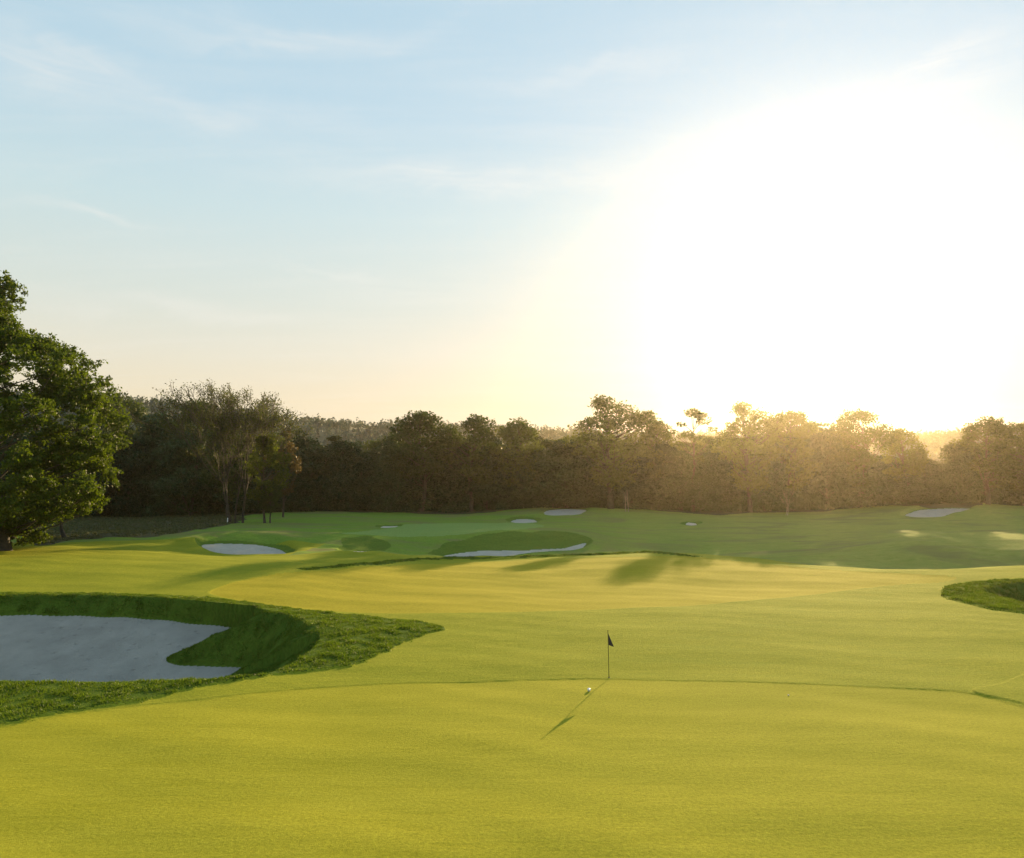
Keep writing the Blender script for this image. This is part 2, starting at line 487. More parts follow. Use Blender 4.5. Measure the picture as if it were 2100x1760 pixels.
M_GREEN = turf('putting_green_turf', (0.225, 0.225, 0.014), (0.295, 0.285, 0.02), (0.37, 0.345, 0.035), 9.0, 0.016)
M_GREEN2 = turf('broad_green_turf', (0.24, 0.22, 0.012), (0.32, 0.28, 0.02), (0.40, 0.34, 0.03), 7.0, 0.016)
M_GREEN3 = turf('distant_green_turf', (0.16, 0.25, 0.06), (0.19, 0.28, 0.07), (0.23, 0.31, 0.08), 4.0, 0.01)
M_FAIR = turf('fairway_turf', (0.165, 0.205, 0.012), (0.235, 0.25, 0.018), (0.32, 0.31, 0.032), 7.0, 0.035)
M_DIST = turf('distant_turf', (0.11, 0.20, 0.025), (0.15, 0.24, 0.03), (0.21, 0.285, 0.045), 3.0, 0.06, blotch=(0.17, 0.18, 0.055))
M_ROUGH = turf('rough_turf', (0.035, 0.07, 0.01), (0.07, 0.12, 0.014), (0.12, 0.17, 0.02), 6.0, 0.09)
M_BANK = turf('shaded_bank_turf', (0.065, 0.12, 0.016), (0.10, 0.165, 0.022), (0.15, 0.21, 0.03), 4.0, 0.09)  # shade of the bank faces painted in as a darker turf colour
M_HEATH = turf('woodland_floor', (0.05, 0.055, 0.026), (0.08, 0.075, 0.036), (0.12, 0.10, 0.055), 3.0, 0.10)
M_HILL = simple('hill_ground', (0.05, 0.065, 0.03), 0.95, 0.02, 0.4)
M_SAND = sandmat('shade_toned_sand', (0.37, 0.345, 0.305), (0.50, 0.47, 0.415))  # near bunker: same sand, its shade deepened in the colour
M_SAND2 = sandmat('haze_lightened_sand', (0.54, 0.50, 0.42), (0.66, 0.62, 0.53))  # distant bunkers: same sand, haze brightness put into the colour
M_BARK = simple('bark', (0.055, 0.045, 0.035), 0.9, 3.0, 0.4, 0.03)
M_PALEBARK = simple('pale_bark', (0.30, 0.26, 0.20), 0.9, 3.0, 0.3, 0.02)


def set_props(o, label=None, cat=None, group=None, kind=None):
    if label: o['label'] = label
    if cat: o['category'] = cat
    if group: o['group'] = group
    if kind: o['kind'] = kind


def mesh_obj(name, V, Fc, mat, parent=None, smooth=False, link=True):
    """V (n,3); Fc (m,k) numpy or list of lists"""
    me = bpy.data.meshes.new(name)
    if isinstance(Fc, np.ndarray):
        m, k = Fc.shape
        me.vertices.add(len(V)); me.vertices.foreach_set('co', np.asarray(V, np.float32).ravel())
        me.loops.add(m * k); me.loops.foreach_set('vertex_index', Fc.astype(np.int32).ravel())
        me.polygons.add(m)
        me.polygons.foreach_set('loop_start', np.arange(0, m * k, k, dtype=np.int32))
        me.polygons.foreach_set('loop_total', np.full(m, k, np.int32))
        me.update(calc_edges=True)
    else:
        me.from_pydata([tuple(map(float, v)) for v in V], [], [tuple(map(int, f)) for f in Fc]); me.update()
    me.polygons.foreach_set('use_smooth', np.full(len(me.polygons), smooth))
    me.materials.append(mat)
    o = bpy.data.objects.new(name, me)
    if parent: o.parent = parent
    if link: COL.objects.link(o)
    return o


# ------------------------------------------------------------------ the ground
def build_ground():
    r = [1.0, 3.0, 6.0, 9.0, 12.0, 14.5, 16.0, 17.0]
    while r[-1] < 232:
        q = r[-1]
        st = min(max(q * q / (HC * F) * 1.25, 0.02), 0.62)
        if 42 < q < 70: st *= 0.5
        if 98 < q < 136: st = 0.36
        r.append(q + st)
    while r[-1] < 4000:
        r.append(r[-1] * 1.03 + 0.3)
    r = np.array(r)
    fine = np.arange(-0.70, 0.70, 0.00085)
    co = np.linspace(0.70, 2 * math.pi - 0.70, 70)
    az = np.concatenate([fine, co[:-1]])
    A, R = np.meshgrid(az, r)
    X = R * np.sin(A); Y = R * np.cos(A)
    Z, m, sid = height(X, Y, True)
    nr, na = X.shape
    V = np.stack([X.ravel(), Y.ravel(), Z.ravel()], 1)
    i = np.arange(nr - 1)[:, None]; j = np.arange(na)[None]
    j2 = (j + 1) % na
    Fq = np.stack([i * na + j, i * na + j2, (i + 1) * na + j2, (i + 1) * na + j], -1).reshape(-1, 4)
    Fq = Fq[:, ::-1]
    # class of every cell, from its first corner
    RR = np.hypot(X, Y)
    cls = np.zeros(X.shape, int)                       # 0 fairway
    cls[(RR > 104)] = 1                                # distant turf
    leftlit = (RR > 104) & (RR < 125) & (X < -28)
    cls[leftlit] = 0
    treeline = 203 + 4 * np.sin(X * 0.09) + 3 * np.sin(X * 0.21 + 1)
    treeline = np.where(X < -60, treeline - 45 * sm((-60 - X) / 15) * sm((X + 130) / 20), treeline)
    cls[(Y > treeline)] = 2
    cls[(RR > 400)] = 3
    cls[(m['ra'] < 0) | (m['rb'] < 0)] = 4
    cls[(sdf(HEATH, X, Y, 2) < 0.8 * np.sin(X * 0.7) * np.sin(Y * 0.5))] = 2
    cls[sdf(G3, X, Y, 2) < 0] = 8
    ld, lt = linedist(LIP, X, Y)
    cls[(ld < 0.8 + 0.25 * np.sin(X * 0.8)) & (lt > 0.02) & (lt < 0.93)] = 4
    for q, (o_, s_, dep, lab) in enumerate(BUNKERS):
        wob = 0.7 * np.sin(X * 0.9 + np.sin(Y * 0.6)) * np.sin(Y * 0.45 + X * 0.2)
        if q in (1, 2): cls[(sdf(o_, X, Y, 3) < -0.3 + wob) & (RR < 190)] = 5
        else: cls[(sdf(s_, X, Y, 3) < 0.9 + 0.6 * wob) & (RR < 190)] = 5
    cls[m['g1'] < 0] = 6
    cls[m['g2'] < 0] = 7
    jn = np.roll(sid, -1, axis=1)
    allin = (sid == jn) & (np.roll(sid, -1, axis=0) == sid) & (np.roll(jn, -1, axis=0) == sid)
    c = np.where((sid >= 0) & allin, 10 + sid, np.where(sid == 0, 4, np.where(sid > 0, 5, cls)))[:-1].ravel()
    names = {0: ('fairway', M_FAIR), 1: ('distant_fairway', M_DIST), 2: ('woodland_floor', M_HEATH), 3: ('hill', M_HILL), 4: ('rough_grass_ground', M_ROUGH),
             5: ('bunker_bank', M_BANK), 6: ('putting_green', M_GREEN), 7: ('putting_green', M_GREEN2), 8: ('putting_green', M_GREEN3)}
    info = {8: "pale distant putting green before the wood", 0: "mown yellow green fairway around the two greens", 1: "shaded distant fairway in front of the wood", 2: "dark bare ground under the wood", 3: "far hazy hill on the horizon",
            4: "dark longer grass around the bunkers", 5: "grassy banks of the distant bunkers", 6: "nearest putting green, in front of the flag", 7: "broad sunlit putting green on the plateau beyond the flag"}
    for k in sorted(set(c.tolist())):
        f = Fq[c == k]
        u, inv = np.unique(f, return_inverse=True)
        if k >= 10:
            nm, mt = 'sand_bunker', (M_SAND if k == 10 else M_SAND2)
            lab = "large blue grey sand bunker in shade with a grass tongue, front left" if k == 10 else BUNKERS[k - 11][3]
        else:
            nm, mt = names[k]; lab = info[k]
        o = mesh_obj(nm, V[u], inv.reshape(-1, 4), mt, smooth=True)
        set_props(o, lab, kind='structure')


build_ground()


# ------------------------------------------------------------------ grass blades in the rough
def build_blades():
    rng = np.random.default_rng(5)
    def scatter(poly, n, ymax=75):
        lo, hi = poly.min(0), poly.max(0)
        x = rng.uniform(max(lo[0], -45), min(hi[0], 48), n); y = rng.uniform(lo[1], min(hi[1], ymax), n)
        return x, y
    xs, ys, hs = [], [], []
    x, y = scatter(ROUGH_A, 420000)
    keep = (sdf(ROUGH_A, x, y, 1) + wobble(x, y) < rng.normal(0.0, 0.09, len(x))) & (sdf(B1_SAND, x, y, 1) > 0.03) & (np.abs(x / y) < 0.72)
    xs.append(x[keep]); ys.append(y[keep]); hs.append(np.full(keep.sum(), 0.085))
    x, y = scatter(ROUGH_B, 60000)
    keep = (sdf(ROUGH_B, x, y, 1) + wobble(x, y) < rng.normal(0.0, 0.09, len(x))) & (np.abs(x / y) < 0.75)
    xs.append(x[keep]); ys.append(y[keep]); hs.append(np.full(keep.sum(), 0.11))
    lo, hi = LIP.min(0) - 1.5, LIP.max(0) + 1.5
    x = rng.uniform(lo[0], hi[0], 120000); y = rng.uniform(lo[1], hi[1], 120000)
    ld, lt = linedist(LIP, x, y); keep = (ld < 0.7) & (lt > 0.02) & (lt < 0.93)
    xs.append(x[keep]); ys.append(y[keep]); hs.append(np.full(keep.sum(), 0.10))
    x = np.concatenate(xs); y = np.concatenate(ys); h = np.concatenate(hs)
    # clumps: height varies over a metre or so
    nz = np.zeros(len(x))
    for _ in range(16):
        a_ = rng.uniform(0, math.pi); f_ = rng.uniform(1.2, 7.0)
        nz += np.sin((x * math.cos(a_) + y * math.sin(a_)) * f_ + rng.uniform(0, 6.28)) / 4
    h = h * np.clip(0.85 + 0.4 * nz, 0.25, 2.0) * rng.uniform(0.5, 1.4, len(x))
    z = height(x, y)
    n = len(x); nb = 2
    X = np.repeat(x, nb) + rng.normal(0, 0.02, n * nb); Y = np.repeat(y, nb) + rng.normal(0, 0.02, n * nb); Z = np.repeat(z, nb) - 0.01; H = np.repeat(h, nb)
    a = rng.uniform(0, 2 * math.pi, n * nb); w = 0.22 * H + 0.004
    lx = rng.normal(0, 0.45, n * nb) * H; ly = rng.normal(0, 0.45, n * nb) * H
    P0 = np.stack([X - np.cos(a) * w, Y - np.sin(a) * w, Z], 1); P1 = np.stack([X + np.cos(a) * w, Y + np.sin(a) * w, Z], 1)
    P2 = np.stack([X + lx, Y + ly, Z + H], 1)
    V = np.stack([P0, P1, P2], 1).reshape(-1, 3)
    Fc = np.arange(len(V)).reshape(-1, 3)
    m = leafmat('rough_grass_blades', (0.05, 0.10, 0.012), (0.13, 0.19, 0.02), 0.4, (1.3, 1.25, 0.4))
    o = mesh_obj('rough_grass', V, Fc, m)
    set_props(o, "tufted longer grass growing round the bunkers and on the lip", kind='stuff')
    o['category'] = 'grass'


build_blades()


# ------------------------------------------------------------------ trees
def tube(path, rad, n=6):
    path = np.asarray(path, float); k = len(path)
    V = []; 
    for i in range(k):
        t = path[min(i + 1, k - 1)] - path[max(i - 1, 0)]; t /= np.linalg.norm(t) + 1e-9
        a = np.cross(t, (0.3, 1, 0.1)); a /= np.linalg.norm(a) + 1e-9; b = np.cross(t, a)
        for j in range(n):
            q = 2 * math.pi * j / n
            V.append(path[i] + rad[i] * (math.cos(q) * a + math.sin(q) * b))
    Fq = [(i * n + j, i * n + (j + 1) % n, (i + 1) * n + (j + 1) % n, (i + 1) * n + j) for i in range(k - 1) for j in range(n)]
    return np.array(V), np.array(Fq)


class Acc:
    def __init__(s): s.V = []; s.F = []; s.n = 0
    def add(s, V, Fq): s.V.append(V); s.F.append(Fq + s.n); s.n += len(V)
    def get(s): return np.concatenate(s.V), np.concatenate(s.F)


def leaf_quads(C, size, rng, up=0.4):
    n = len(C)
    N = rng.normal(0, 1, (n, 3)); N[:, 2] += up * np.sign(rng.uniform(-0.3, 1, n)); N /= np.linalg.norm(N, axis=1)[:, None]
    A = np.cross(N, rng.normal(0, 1, (n, 3))); A /= np.linalg.norm(A, axis=1)[:, None] + 1e-9
    B = np.cross(N, A)
    s = size * rng.uniform(0.55, 1.35, n)[:, None]
    w = s * rng.uniform(0.45, 0.8, n)[:, None]
    bend = N * s * rng.uniform(-0.35, 0.35, (n, 1))
    V = np.stack([C - A * s, C + B * w + bend, C + A * s, C - B * w + bend], 1).reshape(-1, 3)
    return V, np.arange(4 * n).reshape(-1, 4)


def limb(p0, p1, rng, bow=0.15, k=5):
    p0 = np.array(p0, float); p1 = np.array(p1, float)
    L = np.linalg.norm(p1 - p0); t = np.linspace(0, 1, k)[:, None]
    mid = rng.normal(0, 1, 3) * L * bow * 0.5; mid[2] -= L * bow * 0.4
    return p0 + (p1 - p0) * t + np.sin(t * math.pi) * mid


def gen_tree(seed, H, R, z0, lobes, per, lr, leaf, prof, trunk_r=0.35, flat=0.7, twigs=5, core=0.0, lean=0.0, top_bias=1.0, limb_r=0.10, droop=0.0, shell=0.5):
    rng = np.random.default_rng(seed)
    W = Acc(); L = Acc()
    tk = 7
    tp = np.zeros((tk, 3)); tp[:, 2] = np.linspace(-0.4, H * 0.86, tk)
    tp[1:, :2] = np.cumsum(rng.normal(0, R * 0.045, (tk - 1, 2)), 0) + np.linspace(0, lean, tk)[1:, None] * np.array([1, 0.2])
    tr = trunk_r * np.array([1.35, 0.95, 0.8, 0.62, 0.45, 0.28, 0.10])
    W.add(*tube(tp, tr, 8))
    def trunk_at(z):
        return np.array([np.interp(z, tp[:, 2], tp[:, 0]), np.interp(z, tp[:, 2], tp[:, 1]), z])
    cents = []
    for i in range(lobes):
        for tries in range(12):
            t = rng.uniform(0, 1) ** (1 / top_bias)
            pr = np.interp(t, [a for a, _ in prof], [b for _, b in prof]) * R
            az = rng.uniform(0, 2 * math.pi); rr = pr * rng.uniform(0.15, 1) ** 0.5
            c = np.array([rr * math.cos(az), rr * math.sin(az), z0 + t * (H - z0 - lr * flat)]) + [lean * t, 0, 0]
            if all(np.linalg.norm(c - q) > lr * 0.75 for q in cents): break
        cents.append(c)
    cents.append(np.array([tp[-1, 0], tp[-1, 1], H - lr * flat * 0.9]))
    Cs = []
    for c in cents:
        l = lr * rng.uniform(0.65, 1.3)
        rad = math.hypot(c[0], c[1])
        zs = max(z0 * 0.7, c[2] - rad * rng.uniform(0.5, 1.1) - 0.8)
        p = limb(trunk_at(min(zs, H * 0.8)), c, rng)
        W.add(*tube(p, np.linspace(limb_r * (0.6 + rad / R), 0.03, len(p)), 5))
        n = int(per * (l / lr) ** 2)
        d = rng.normal(0, 1, (n, 3)); d /= np.linalg.norm(d, axis=1)[:, None]
        # bumpy lobe surface
        ph = rng.uniform(0, 6, 3)
        bump = 1 + 0.28 * np.sin(d[:, 0] * 4 + ph[0]) * np.sin(d[:, 1] * 4.5 + ph[1]) + 0.2 * np.sin(d[:, 2] * 6 + ph[2] + d[:, 0] * 3)
        rr = l * (shell + (1.08 - shell) * rng.uniform(0, 1, n) ** 0.6) * bump
        q = d * rr[:, None]; q[:, 2] *= flat
        q[:, 2] -= droop * (q[:, 0] ** 2 + q[:, 1] ** 2) / (l + 1e-6)
        Cs.append(c + q)
        for _ in range(twigs):
            e = c + q[rng.integers(0, n)] * 1.08
            pp = limb(c + (p[-2] - c) * 0.3, e, rng, 0.12, 4)
            W.add(*tube(pp, np.linspace(0.045, 0.012, 4), 3))
    if core > 0:
        n = int(core)
        t = rng.uniform(0, 1, n); pr = np.interp(t, [a for a, _ in prof], [b for _, b in prof]) * R * 0.75
        az = rng.uniform(0, 2 * math.pi, n); rr = pr * np.sqrt(rng.uniform(0, 1, n))
        Cs.append(np.stack([rr * np.cos(az), rr * np.sin(az), z0 + t * (H - z0) * 0.9], 1))
    C = np.concatenate(Cs)
    C = C[C[:, 2] > 0.1]
    L.add(*leaf_quads(C, leaf, rng))
    return W.get(), L.get()


ROUND = [(0, 0.35), (0.25, 0.85), (0.55, 1.0), (0.8, 0.75), (1, 0.25)]
UMB = [(0, 0.2), (0.35, 0.6), (0.65, 1.0), (0.85, 0.85), (1, 0.35)]
FULL = [(0, 0.45), (0.3, 0.8), (0.6, 1.0), (0.8, 0.9), (1, 0.45)]
WALL = [(0, 0.85), (0.3, 1.0), (0.65, 0.85), (0.85, 0.6), (1, 0.25)]
CONE = [(0, 0.9), (0.4, 0.7), (0.8, 0.35), (1, 0.1)]
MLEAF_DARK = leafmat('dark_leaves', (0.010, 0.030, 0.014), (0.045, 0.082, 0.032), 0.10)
MLEAF_OAK = leafmat('oak_leaves', (0.026, 0.052, 0.016), (0.07, 0.105, 0.032), 0.35, (1.8, 1.5, 0.5))
MLEAF_BIG = leafmat('big_tree_leaves', (0.017, 0.038, 0.008), (0.072, 0.104, 0.015), 0.38, (1.6, 1.6, 0.35))
MLEAF_LEAFY = leafmat('leafy_tree_leaves', (0.05, 0.075, 0.014), (0.12, 0.15, 0.03), 0.5, (1.6, 1.5, 0.5))
MLEAF_TWIG = leafmat('twiggy_tree_leaves', (0.03, 0.046, 0.016), (0.085, 0.105, 0.034), 0.45, (1.5, 1.3, 0.5))
MLEAF_BROWN = leafmat('brown_leaves', (0.04, 0.036, 0.018), (0.085, 0.066, 0.03), 0.4, (1.5, 1.3, 0.5))
MLEAF_FAR = leafmat('haze_tinted_hill_leaves', (0.05, 0.088, 0.102), (0.07, 0.11, 0.125), 0.2)  # blue grey tint puts distance haze into the leaf colour
MLEAF_FIR = leafmat('fir_needles', (0.014, 0.028, 0.010), (0.035, 0.052, 0.016), 0.2)


def make_variant(tag, leafm, **kw):
    (WV, WF), (LV, LF) = gen_tree(**kw)
    tm = mesh_obj('trunk', WV, WF, kw.get('bark') or M_BARK, smooth=True, link=False)
    cm = mesh_obj('crown', LV, LF, leafm, link=False)
    return tm, cm, kw['H'], kw['R']


VAR = {
    'oak': [make_variant('oak', MLEAF_OAK, seed=s, H=22, R=6.0, z0=5.0, lobes=46, per=200, lr=1.7, leaf=0.27, prof=FULL, trunk_r=0.38, twigs=5, top_bias=1.3) for s in (1, 2, 3, 4)],
    'broad': [make_variant('broad', MLEAF_OAK, seed=s, H=27, R=8.5, z0=5.0, lobes=62, per=190, lr=1.8, leaf=0.27, prof=UMB, trunk_r=0.5, twigs=5, top_bias=1.2) for s in (11, 12, 13)],
    'pine': [make_variant('pine', MLEAF_OAK, seed=s, H=23, R=4.2, z0=9.0, lobes=17, per=110, lr=1.15, leaf=0.24, prof=[(0, .5), (.5, 1), (.8, .9), (1, .3)], trunk_r=0.26, twigs=3, flat=0.6, limb_r=0.07) for s in (21, 22)],
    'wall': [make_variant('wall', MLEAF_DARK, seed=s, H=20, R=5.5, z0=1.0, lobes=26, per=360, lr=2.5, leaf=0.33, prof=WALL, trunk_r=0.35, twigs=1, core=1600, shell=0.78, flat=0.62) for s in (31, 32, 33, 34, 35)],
    'fir': [make_variant('fir', MLEAF_FIR, seed=s, H=21, R=4.2, z0=1.5, lobes=44, per=110, lr=1.3, leaf=0.34, prof=CONE, trunk_r=0.3, twigs=2, flat=0.45, droop=0.15, core=900) for s in (41, 42)],
    'leafy': [make_variant('leafy', MLEAF_LEAFY, seed=61, H=20, R=5.2, z0=5.0, lobes=40, per=200, lr=1.35, leaf=0.24, prof=ROUND, trunk_r=0.25, twigs=4)],
    'brown': [make_variant('brown', MLEAF_BROWN, seed=51, H=18, R=4.2, z0=4.0, lobes=24, per=130, lr=1.3, leaf=0.25, prof=ROUND, trunk_r=0.22, twigs=5)],
}
used = {}


def place(kind, px, top, d, half=None, label=None, group=None, v=None, name=None, cat='tree', rz=None, dzbase=0.0):
    vs = VAR[kind]
    tm, cm, H, R = vs[(v if v is not None else random.randrange(len(vs))) % len(vs)]
    x = (px - 1050) / F * d
    z = zat(x, d)
    ztop = at(px, top, d)[2]
    s = (ztop - z) / H
    sx = (half / F * d) / R if half else s * random.uniform(0.85, 1.15)
    root = bpy.data.objects.new(name or {'oak': 'oak_tree', 'broad': 'broad_tree', 'pine': 'sparse_pine_tree', 'wall': 'woodland_tree', 'fir': 'fir_tree', 'brown': 'brown_tree'}[kind], None)
    root.empty_display_size = 1.0
    root.location = (x, d, z); root.scale = (sx, sx, s)
    root.rotation_euler = (0, 0, rz if rz is not None else random.uniform(0, 6.28))
    COL.objects.link(root)
    for src, nm in ((tm, 'trunk'), (cm, 'crown')):
        c = src.copy(); c.name = nm; c.parent = root; COL.objects.link(c)
    set_props(root, label, cat, group)
    return root


WG = 'trees of the wood behind the course'
named = [
    ('oak', 252, 812, 236, 44, "hazy pale tree just right of the big foreground tree, rising over the wood"),
    ('wall', 325, 848, 214, 62, "dark round topped tree right of the big foreground tree"),
    ('oak', 405, 820, 214, 42, "dark tree with a small spiky top left of the twiggy tree"),
    ('wall', 395, 880, 204, 55, "dark bushy tree close to the left of the twiggy tree"),
    ('oak', 470, 880, 188, 45, "dull leafy tree growing behind the twiggy tree's trunks"),
    ('wall', 620, 884, 222, 40, "dark tree next to the right of the brown leaved tree"),
    ('oak', 862, 843, 208, 58, "round crowned tree on the skyline, leftmost of three in the middle"),
    ('oak', 966, 851, 209, 56, "round crowned tree on the skyline, middle of three in the middle"),
    ('oak', 1064, 862, 210, 46, "small round crowned tree on the skyline, rightmost of three in the middle"),
    ('broad', 1252, 814, 204, 92, "tallest broad tree with a layered crown, above the wide bunker"),
    ('oak', 1348, 862, 212, 34, "small tree tucked right of the tallest broad tree"),
    ('pine', 1420, 840, 207, 50, "sparse open crowned tree standing in the skyline gap"),
    ('broad', 1536, 827, 204, 72, "large full tree just left of the sun gap, golden in the haze"),
    ('oak', 1622, 842, 207, 46, "narrower tree at the left edge of the sun gap"),
    ('broad', 1758, 840, 209, 66, "backlit glowing tree just right of the sun gap"),
    ('oak', 1852, 877, 212, 36, "low round tree right of the backlit glowing tree"),
    ('oak', 2022, 860, 204, 50, "backlit tree with a flat top near the right edge"),
    ('broad', 2098, 866, 203, 76, "full tree at the right edge of the picture"),
    ('wall', 1960, 912, 206, 36, "low dark tree above the bright right bunker"),
]
for k, (kind, px, top, d, half, lab) in enumerate(named):
    place(kind, px, top, d, half * (1.18 if kind == 'oak' else 1.0), lab, WG, v=k)

TOPS = np.array([(-700, 868), (0, 858), (250, 868), (450, 884), (590, 896), (760, 902), (830, 896), (1100, 904), (1180, 894), (1350, 900), (1450, 902), (1640, 880), (1690, 880), (1740, 884), (1768, 926), (1945, 946), (1985, 900), (2150, 888), (2700, 878)], float)


def stretch(px):
    if px < 600: return ("dark leafy tree crowded into the shaded wood left of the middle", 'left stretch of the wood')
    if px < 1150: return ("dark leafy tree crowded into the wood behind the distant green", 'middle stretch of the wood')
    if px < 1660: return ("dim brownish tree crowded into the wood left of the sun gap", 'wood left of the sun gap')
    return ("hazy golden tree crowded into the wood below the sun", 'wood under the sun')


px = -620.0
while px < 2700:
    t = np.interp(px, TOPS[:, 0], TOPS[:, 1])
    lab, g = stretch(px)
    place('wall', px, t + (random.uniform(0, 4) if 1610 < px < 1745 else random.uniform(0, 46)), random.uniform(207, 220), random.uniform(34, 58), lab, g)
    px += random.uniform(28, 38)
px = -600.0
while px < 2700:
    t = np.interp(px, TOPS[:, 0], TOPS[:, 1])
    lab, g = stretch(px)
    low = 1750 < px < 1975
    place('wall' if low else random.choice(['wall', 'oak', 'oak', 'fir']), px, (max(t, 915) + 4) if low else t + random.uniform(-10, 14), random.uniform(226, 246), random.uniform(32, 54), lab, g)
    px += random.uniform(34, 46)


# undergrowth along the foot of the wood: one dense mass
def undergrowth():
    rng = np.random.default_rng(77)
    C = []
    for px in np.arange(-650, 2750, 9.0):
        for row in range(2):
            d = rng.uniform(206, 216) + row * 14
            x = (px + rng.uniform(-6, 6) - 1050) / F * d
            hgt = rng.uniform(1.2, 3.4); w = rng.uniform(1.2, 2.4)
            z = float(base_z(np.array([x]), np.array([d]))[0])
            n = 170
            q = rng.normal(0, 1, (n, 3)); q /= np.linalg.norm(q, axis=1)[:, None]; q *= rng.uniform(0.5, 1.05, (n, 1))
            C.append(np.stack([x + q[:, 0] * w, d + q[:, 1] * w, z + (np.abs(q[:, 2])) * hgt], 1))
    V, Fq = leaf_quads(np.concatenate(C), 0.36, rng)
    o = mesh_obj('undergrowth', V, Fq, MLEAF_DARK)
    set_props(o, "dark tangled undergrowth along the foot of the wood", kind='stuff')
    o['category'] = 'undergrowth'


undergrowth()


def heather():
    rng = np.random.default_rng(8)
    lo, hi = HEATH.min(0), HEATH.max(0)
    x = rng.uniform(lo[0], hi[0], 9000); y = rng.uniform(lo[1], hi[1], 9000)
    k = sdf(HEATH, x, y, 1) < -0.5; x = x[k]; y = y[k]; z = height(x, y)
    h = rng.uniform(0.12, 0.5, len(x)) ** 1.3; n = 14
    q = rng.normal(0, 1, (len(x), n, 3)); q /= np.linalg.norm(q, axis=2)[..., None]; q[..., 2] = np.abs(q[..., 2])
    C = np.stack([x, y, z], 1)[:, None] + q * (h[:, None, None] * np.array([1.3, 1.3, 1.0]))
    V, Fq = leaf_quads(C.reshape(-1, 3), 0.13, rng)
    o = mesh_obj('heather', V, Fq, leafmat('heather_leaves', (0.075, 0.09, 0.035), (0.18, 0.16, 0.08), 0.2))
    set_props(o, "brownish heather and low scrub between the left fairway and the wood", kind='stuff'); o['category'] = 'heather'


heather()


# ---- the big foreground tree on the left
def big_tree():
    rng = np.random.default_rng(101)
    d = 95.0
    x0 = (15 - 1050) / F * d
    z = zat(x0, d)
    root = bpy.data.objects.new('big_leafy_tree', None); root.location = (x0, d, z); COL.objects.link(root)
    set_props(root, "huge dark green leafy tree filling the left edge of the picture", 'tree')
    W = Acc(); k = 9
    H = at(0, 545, d)[2] - z
    s = d / F
    # lobes given as picture positions (px, py, radius in px), depth offset random
    lobes = []
    edge = [(10, 578, 30), (-20, 610, 45), (25, 650, 38), (-10, 690, 50), (60, 690, 36), (98, 698, 30), (140, 712, 32), (180, 738, 30), (150, 770, 40), (208, 776, 30), (196, 820, 38), (232, 862, 30), (215, 905, 34), (236, 920, 28),
            (190, 950, 38), (225, 985, 28), (205, 1010, 26), (170, 1005, 36), (150, 1045, 30), (120, 1020, 36), (185, 1040, 20), (70, 1065, 34), (40, 1090, 30), (88, 1092, 22), (10, 1060, 40), (0, 1100, 26), (62, 1108, 16), (-40, 1080, 40)]
    for e in edge:
        for rep in range(3):
            lobes.append((e[0] - np.interp(e[1], [560, 640, 900, 980], [34, 44, 38, 14]) + rng.normal(0, 6), e[1] + rng.normal(0, 6), e[2], rng.normal(0, 3.0)))
    for i in range(210):
        py = rng.uniform(660, 1060)
        xr = np.interp(py, [660, 740, 850, 930, 1060], [10, 115, 165, 190, 75])
        px = rng.uniform(-420, xr)
        lobes.append((px, py, rng.uniform(30, 46), rng.uniform(-11, 11)))
    for i in range(26):
        lobes.append((rng.uniform(-260, -30), rng.uniform(560, 660), rng.uniform(32, 48), rng.uniform(-7, 7)))
    tx, ty = -70.0, 0.0
    tp = np.array([(0, 0, -0.4), (-0.3, 0, 2.0), (-1.2, 0.2, 5), (-2.4, 0.3, 9), (-3.4, 0.2, 14), (-4.2, 0, 20), (-4.4, 0, 26), (-3.2, 0, H * 0.93)], float)
    W.add(*tube(tp, [1.1, 0.75, 0.65, 0.58, 0.48, 0.36, 0.22, 0.06], 10))
    Cs = []
    for (px, py, r, off) in lobes:
        c = np.array([(px - 15) * s, off, HC + (1000 - py) * s - z])
        l = r * s
        zz = np.clip(c[2] - np.hypot(c[0] + 2.5, c[1]) * rng.uniform(0.35, 0.8), 2.0, 26)
        st = np.array([np.interp(zz, tp[:, 2], tp[:, i]) for i in range(2)] + [zz])
        p = limb(st, c, rng, 0.12, 6)
        if rng.uniform() < 0.3: W.add(*tube(p, np.linspace(0.16, 0.03, 6), 5))
        n = int(rng.uniform(560, 900) * (r / 38) ** 2)
        # sub clumps inside each lobe give the ragged outline
        sub = rng.normal(0, 1, (20, 3)); sub /= np.linalg.norm(sub, axis=1)[:, None]; sub *= l * rng.uniform(0.3, 1.05, (20, 1)); sub[:, 2] *= 0.75
        pick = rng.integers(0, 20, n)
        q = sub[pick] + rng.normal(0, l * 0.13, (n, 3)) * [1, 1, 0.7]
        Cs.append(c + q)
        for _ in range(3):
            e = c + sub[rng.integers(0, 14)]
            W.add(*tube(limb(c, e, rng, 0.1, 4), np.linspace(0.04, 0.012, 4), 3))
    C = np.concatenate(Cs); C = C[C[:, 2] > 0.5]
    V, Fq = leaf_quads(C, 0.175, rng, 0.5)
    mesh_obj('crown', V, Fq, MLEAF_BIG, root)
    V, Fq = W.get(); mesh_obj('trunk', V, Fq, M_BARK, root, smooth=True)


big_tree()


# ---- multi-stemmed twiggy tree
TMIN = 0.0


